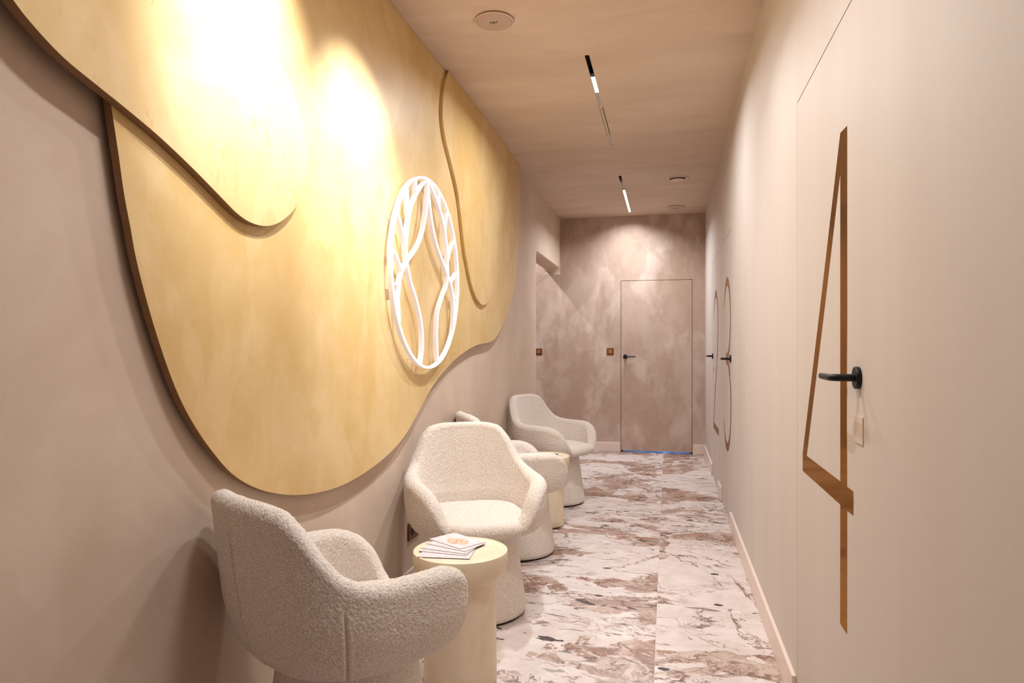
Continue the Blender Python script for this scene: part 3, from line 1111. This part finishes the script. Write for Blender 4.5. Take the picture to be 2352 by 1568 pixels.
def make_chair_meshes():
    NU, NV = 900, 340
    phi = np.linspace(-PI, PI, NU, endpoint=False)
    zr = rim_z(phi)
    a = np.abs(np.degrees(phi))
    T = interp(a, [0, 60, 90, 130, 150, 180], [0.060, 0.066, 0.082, 0.082, 0.07, 0.06])
    TB = interp(a, [0, 60, 90, 130, 150, 180], [0.115, 0.112, 0.108, 0.095, 0.07, 0.06])
    rows = []
    for p, z, th, tb in zip(phi, zr, T, TB):
        zt = z - th * 0.5
        uo = np.linspace(0, 1, 60)
        zo = 0.398 + (zt - 0.398) * uo ** 1.5
        x1, y1 = out_xy(p, zo)
        bx, by = out_xy(p, np.array([0.398]))
        k = np.linspace(0.62, 1.0, 8)[:-1]
        b3 = np.stack([bx[0] * k, by[0] * k, np.full(7, 0.398)], 1)
        o3 = np.stack([x1, y1, zo], 1)
        th_ = np.linspace(0, PI, 22)[1:-1]
        ins = th * 0.5 * (1 - np.cos(th_))
        xr, yr = out_xy(p, np.full(20, zt), ins)
        r3 = np.stack([xr, yr, zt + th * 0.5 * np.sin(th_)], 1)
        zi = np.linspace(zt, min(0.44, zt - 0.005), 50)
        tt = (zt - zi) / max(zt - 0.44, 0.02)
        xi, yi = out_xy(p, np.maximum(zi, min(zt, 0.53)), th + (tb - th) * np.clip(tt, 0, 1) ** 0.9)
        i3 = np.stack([xi, yi, zi], 1)
        pl = np.vstack([b3, o3, r3, i3])
        s = np.concatenate([[0], np.cumsum(np.linalg.norm(np.diff(pl, axis=0), axis=1))])
        q = np.linspace(0, s[-1], NV)
        rows.append(np.stack([np.interp(q, s, pl[:, c]) for c in range(3)], 1))
    V = np.array(rows)
    me = grid_mesh('shell', V, True, M_BOUCLE)
    outward(me)
    # stitched seams pinch the outside of the shell
    ph = np.repeat(phi[:, None], NV, 1)
    rr = np.hypot(V[:, :, 0], V[:, :, 1])
    ext = np.zeros((NU, NV))
    calm = np.zeros((NU, NV))
    vv = np.repeat(np.arange(NV)[None], NU, 0)
    for s0 in SEAMS:
        dist = (ph - s0) * rr
        fade = np.clip((0.52 - vv / NV) / 0.06, 0, 1)
        calm = np.maximum(calm, fade * np.exp(-(dist / 0.005) ** 2))
        ext += fade * (-(0.012 if s0 == 0 else 0.0045) * np.exp(-(dist / 0.0042) ** 2) + (0.003 if s0 == 0 else 0.0012) * np.exp(-((np.abs(dist) - 0.010) / 0.005) ** 2))
    fuzz(me, 0.0030, 0.0052, ext.ravel(), calm.ravel())
    # seat cushion
    NU2, NV2 = 600, 190
    phi2 = np.linspace(-PI, PI, NU2, endpoint=False)
    a2 = np.abs(np.degrees(phi2))
    th2 = interp(a2, [0, 60, 90, 130, 150, 180], [0.110, 0.107, 0.103, 0.092, 0.07, 0.06])
    inner = interp(a2, [0, 124, 142, 157, 180], [1, 1, 0.75, 0.10, 0.0])
    ex, ey = out_xy(phi2, np.full(NU2, 0.53))
    re = np.hypot(ex, ey) - inner * (th2 - 0.012) + (1 - inner) * 0.002
    rad = 0.042
    ztop, zbot = 0.486, 0.418
    rho = np.linspace(0.02, 1, 70)
    rows = []
    for k, p in enumerate(phi2):
        r1 = re[k] - rad
        fr = np.clip(np.cos(p) * -1, 0, 1)
        top = np.stack([rho * r1, ztop + 0.016 * (1 - rho ** 2.5) - 0.004 * fr * rho ** 2], 1)
        tz = top[-1, 1]
        an = np.linspace(0, PI / 2, 16)[1:]
        e1 = np.stack([r1 + rad * np.sin(an), tz - rad * (1 - np.cos(an))], 1)
        zc = tz - rad
        e2 = np.stack([re[k] - (zc - zbot) * 0.55 * np.linspace(0, 1, 12)[1:] ** 1.6 - 0.0, zc - (zc - zbot + 0.006) * np.linspace(0, 1, 12)[1:]], 1)
        e3 = np.stack([np.linspace(e2[-1, 0], 0.05, 12)[1:], np.full(11, zbot - 0.006)], 1)
        pl = np.vstack([top, e1, e2, e3])
        s = np.concatenate([[0], np.cumsum(np.linalg.norm(np.diff(pl, axis=0), axis=1))])
        q = np.linspace(0, s[-1], NV2)
        r, z = np.interp(q, s, pl[:, 0]), np.interp(q, s, pl[:, 1])
        rows.append(np.stack([r * np.sin(p), r * np.cos(p), z], 1))
    V2 = np.array(rows)
    me2 = grid_mesh('seat', V2, True, M_BOUCLE, cap0=(0, 0, ztop + 0.016), cap1=(0, 0, zbot - 0.006))
    outward(me2)
    fuzz(me2, 0.0027, 0.0052)
    # conical upholstered base
    NU3, NV3 = 500, 140
    phi3 = np.linspace(-PI, PI, NU3, endpoint=False)
    pr = np.array([(0.195, 0.41), (0.203, 0.36), (0.219, 0.24), (0.236, 0.12), (0.246, 0.05), (0.2475, 0.030), (0.244, 0.016), (0.236, 0.010), (0.15, 0.010)])
    s = np.concatenate([[0], np.cumsum(np.linalg.norm(np.diff(pr, axis=0), axis=1))])
    q = np.linspace(0, s[-1], NV3)
    r, z = np.interp(q, s, pr[:, 0]), np.interp(q, s, pr[:, 1])
    V3 = np.stack([np.outer(np.sin(phi3), r), np.outer(np.cos(phi3), r), np.repeat(z[None], NU3, 0)], -1)
    me3 = grid_mesh('base', V3, True, M_BOUCLE)
    outward(me3)
    dz = np.abs(phi3)[:, None] * r[None]
    fuzz(me3, 0.0024, 0.0052, (-0.004 * np.exp(-(dz / 0.003) ** 2)).ravel())
    bm = bmesh.new()
    lathe(bm, [(0, 0.0), (0.230, 0.0), (0.232, 0.002), (0.232, 0.0125), (0, 0.0125)], 64)
    me4 = bm_mesh('glide', bm, M_DARK)
    # seam cords lying in the pinched lines
    cords = []
    for s0 in SEAMS:
        zz = np.linspace(0.404, float(rim_z(np.array([s0]))[0]) - 0.075, 40)
        x, y = out_xy(np.full(40, s0), zz, 0.0095 if s0 == 0 else 0.0030)
        bm = bmesh.new()
        rings = []
        for i in range(40):
            c = Vector((x[i], y[i], zz[i]))
            rings.append([bm.verts.new(c + Vector((0.0014 * math.cos(k * PI / 3), 0.0014 * math.sin(k * PI / 3), 0))) for k in range(6)])
        for u, w in zip(rings[:-1], rings[1:]):
            for k in range(6):
                bm.faces.new((u[k], u[(k + 1) % 6], w[(k + 1) % 6], w[k]))
        bmesh.ops.recalc_face_normals(bm, faces=bm.faces[:])
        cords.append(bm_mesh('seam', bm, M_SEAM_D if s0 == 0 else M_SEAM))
    return me, me2, me3, me4, cords


SEAMS = [math.radians(d) for d in (-58, 0, 58)]
ch_shell, ch_seat, ch_base, ch_glide, ch_cords = make_chair_meshes()

CHAIRS = [
    (-0.926, 1.872, 180 - 32, 'cream boucle tub armchair nearest the camera, seen from behind'),
    (-0.909, 3.180, 27, 'cream boucle tub armchair facing the camera behind the brochure table'),
    (-0.930, 4.160, 180 - 60, 'cream boucle tub armchair mostly hidden behind the one facing the camera'),
    (-0.912, 5.590, 66, 'cream boucle tub armchair farthest away, nearest the end door'),
]
for x, y, deg, label in CHAIRS:
    c = empty('tub_armchair', (x, y, 0.0), label, 'armchair', 'boucle tub armchairs', math.radians(deg))
    for nm, me in (('shell', ch_shell), ('seat', ch_seat), ('base', ch_base), ('glide', ch_glide)):
        o = bpy.data.objects.new(nm, me)
        COL.objects.link(o)
        o.parent = c
        if nm == 'shell':
            for cm in ch_cords:
                s = bpy.data.objects.new('seam', cm)
                COL.objects.link(s)
                s.parent = o
        if nm == 'glide':
            o['label'] = 'thin dark glide under the base'

# ------------------------------------------------------------------ side tables


def side_table(x, y, label):
    t = empty('side_table', (x, y, 0), label, 'side table', 'cream round side tables')
    R = 0.1795
    bm = bmesh.new()
    prof = [(0, 0.4955), (R - 0.010, 0.4955), (R - 0.0095, 0.4970), (R - 0.004, 0.4970), (R - 0.001, 0.4955), (R, 0.492), (R, 0.475)]
    prof += [(0.142 + (R - 0.142) * math.cos(u), 0.475 - 0.080 * math.sin(u)) for u in [PI / 2 * i / 12 for i in range(1, 13)]]
    prof += [(0.13, 0.394), (0, 0.394)]
    lathe(bm, prof, 96)
    me = bm_mesh('tabletop', bm, M_TABLE)
    o = bpy.data.objects.new('tabletop', me)
    COL.objects.link(o)
    o.parent = t
    bm = bmesh.new()
    lathe(bm, [(0, 0.3945), (0.139, 0.3945), (0.137, 0.385), (0.1355, 0.36), (0.1365, 0.20), (0.138, 0.06), (0.139, 0.014), (0.137, 0.007), (0.132, 0.004), (0, 0.004)], 96)
    me = bm_mesh('pedestal', bm, M_TABLE)
    o = bpy.data.objects.new('pedestal', me)
    COL.objects.link(o)
    o.parent = t
    bm = bmesh.new()
    lathe(bm, [(0, 0), (0.126, 0), (0.126, 0.0045), (0, 0.0045)], 48)
    o = from_bm('glide', bm, M_DARK, t)


side_table(-0.768, 2.490, 'cream round side table nearest the camera, with fanned brochures on it')
side_table(-0.860, 4.830, 'cream round side table between the two far armchairs')


def make_cover(name, art):
    t = NT(name)
    o = t.obj()
    base = srgb(226, 214, 220)
    n = t.noise(o, 30, 3, 0.5)
    c = t.mix(t.ramp(n, 0.3, 0.7), srgb(219, 206, 213), srgb(232, 222, 226))
    if art:
        sep = t.n('ShaderNodeSeparateXYZ')
        t.l(o, sep.inputs[0])
        u = t.math('DIVIDE', t.math('SUBTRACT', sep.outputs[0], -0.083), 0.055)
        v = t.math('DIVIDE', t.math('SUBTRACT', sep.outputs[1], 0.060), 0.040)
        d = t.math('ADD', t.math('MULTIPLY', u, u), t.math('MULTIPLY', v, v))
        d = t.math('ADD', d, t.math('MULTIPLY', t.math('SUBTRACT', t.noise(o, 38, 4, 0.6, 0.5), 0.5), 2.2))
        blob = t.ramp(d, 1.0, 0.75)
        skin = t.mix(t.ramp(t.noise(o, 55, 3, 0.6, 0.8), 0.4, 0.62), srgb(236, 196, 172), srgb(206, 140, 104))
        skin = t.mix(t.ramp(t.noise(o, 75, 3, 0.6, 0.8), 0.56, 0.62), skin, srgb(240, 230, 228))
        c = t.mix(blob, c, skin)
    t.set(c, 0.35, spec=0.4)
    return t.m


M_COVER = make_cover('brochure_cover', False)
M_COVER_ART = make_cover('brochure_cover_art', True)
M_BACKC = NT('brochure_back').set(srgb(84, 62, 66), 0.5)
M_COVER_D = NT('brochure_cover_dark').set(srgb(74, 60, 66), 0.3)
M_INK = NT('printing_ink').set(srgb(120, 100, 108), 0.6)


def brochure(px, py, z, rz, label, L=0.205, W=0.150, lift=0.006, cover=None, lines=True):
    """A thin booklet, one corner at the origin; x runs back along its long side, y along the short one."""
    t = empty('brochure', (px, py, z), label, 'brochure', 'brochures on the side tables', rz)
    nx = 10

    def slab(z0, z1, grow):
        bm = bmesh.new()
        P = []
        for i in range(nx + 1):
            x = -(L + grow) * i / nx + grow * 0.5
            b = lift * max(0.0, 1 - i / nx * 2.4) ** 2
            row = []
            for yy in (-grow * 0.5, W + grow * 0.5):
                k = b * (1 - 0.6 * max(0.0, yy) / W)
                row += [bm.verts.new((x, yy, z0 + k)), bm.verts.new((x, yy, z1 + k))]
            P.append(row)
        for a, b in zip(P[:-1], P[1:]):
            bm.faces.new((a[0], a[2], b[2], b[0]))
            bm.faces.new((a[1], b[1], b[3], a[3]))
            bm.faces.new((a[0], b[0], b[1], a[1]))
            bm.faces.new((a[2], a[3], b[3], b[2]))
        bm.faces.new((P[0][0], P[0][1], P[0][3], P[0][2]))
        bm.faces.new((P[-1][0], P[-1][2], P[-1][3], P[-1][1]))
        bmesh.ops.recalc_face_normals(bm, faces=bm.faces[:])
        return bm
    from_bm('back_cover', slab(0.0, 0.0011, 0.0006), M_BACKC, t)
    fc = from_bm('front_cover', slab(0.00115, 0.0017, 0.0), cover or M_COVER, t)
    if lines:
        rnd = random.Random(int(rz * 1000) + 7)
        for k in range(4):
            w = 0.008 + 0.012 * rnd.random()
            x0 = -0.188 + 0.05 * k * 0.5
            box('print_line', -L + 0.012 + 0.028 * k, -L + 0.012 + 0.028 * k + w, 0.008 + 0.004 * (k % 2), 0.0095 + 0.004 * (k % 2), 0.00172, 0.00180, M_INK, fc)
    return t


# each booklet lies with its long side pointing away from the shared corner at the right
FAN = [
    (-0.6995, 2.3768, 6.0, 'lowest brochure of the fan, sticking out furthest towards the camera'),
    (-0.7205, 2.4045, -4.8, 'second lowest brochure of the fan on the near side table'),
    (-0.7256, 2.4183, -10.0, 'middle brochure of the fan on the near side table'),
    (-0.7351, 2.4405, -21.0, 'second highest brochure of the fan, just under the picture cover'),
    (-0.7597, 2.4629, -32.0, 'topmost brochure of the fan, with a peach coloured picture on its cover'),
]
for i, (x, y, deg, label) in enumerate(FAN):
    brochure(x, y, 0.4973 + 0.0019 * i, math.radians(deg), label, L=0.190 if i else 0.192, W=0.130,
             lift=0.0, cover=M_COVER_ART if i == 4 else M_COVER)
brochure(-0.752, 4.800, 0.4973, math.radians(12), 'dark covered brochure lying on the far side table', L=0.17, W=0.12, lift=0.0, cover=M_COVER_D, lines=False)
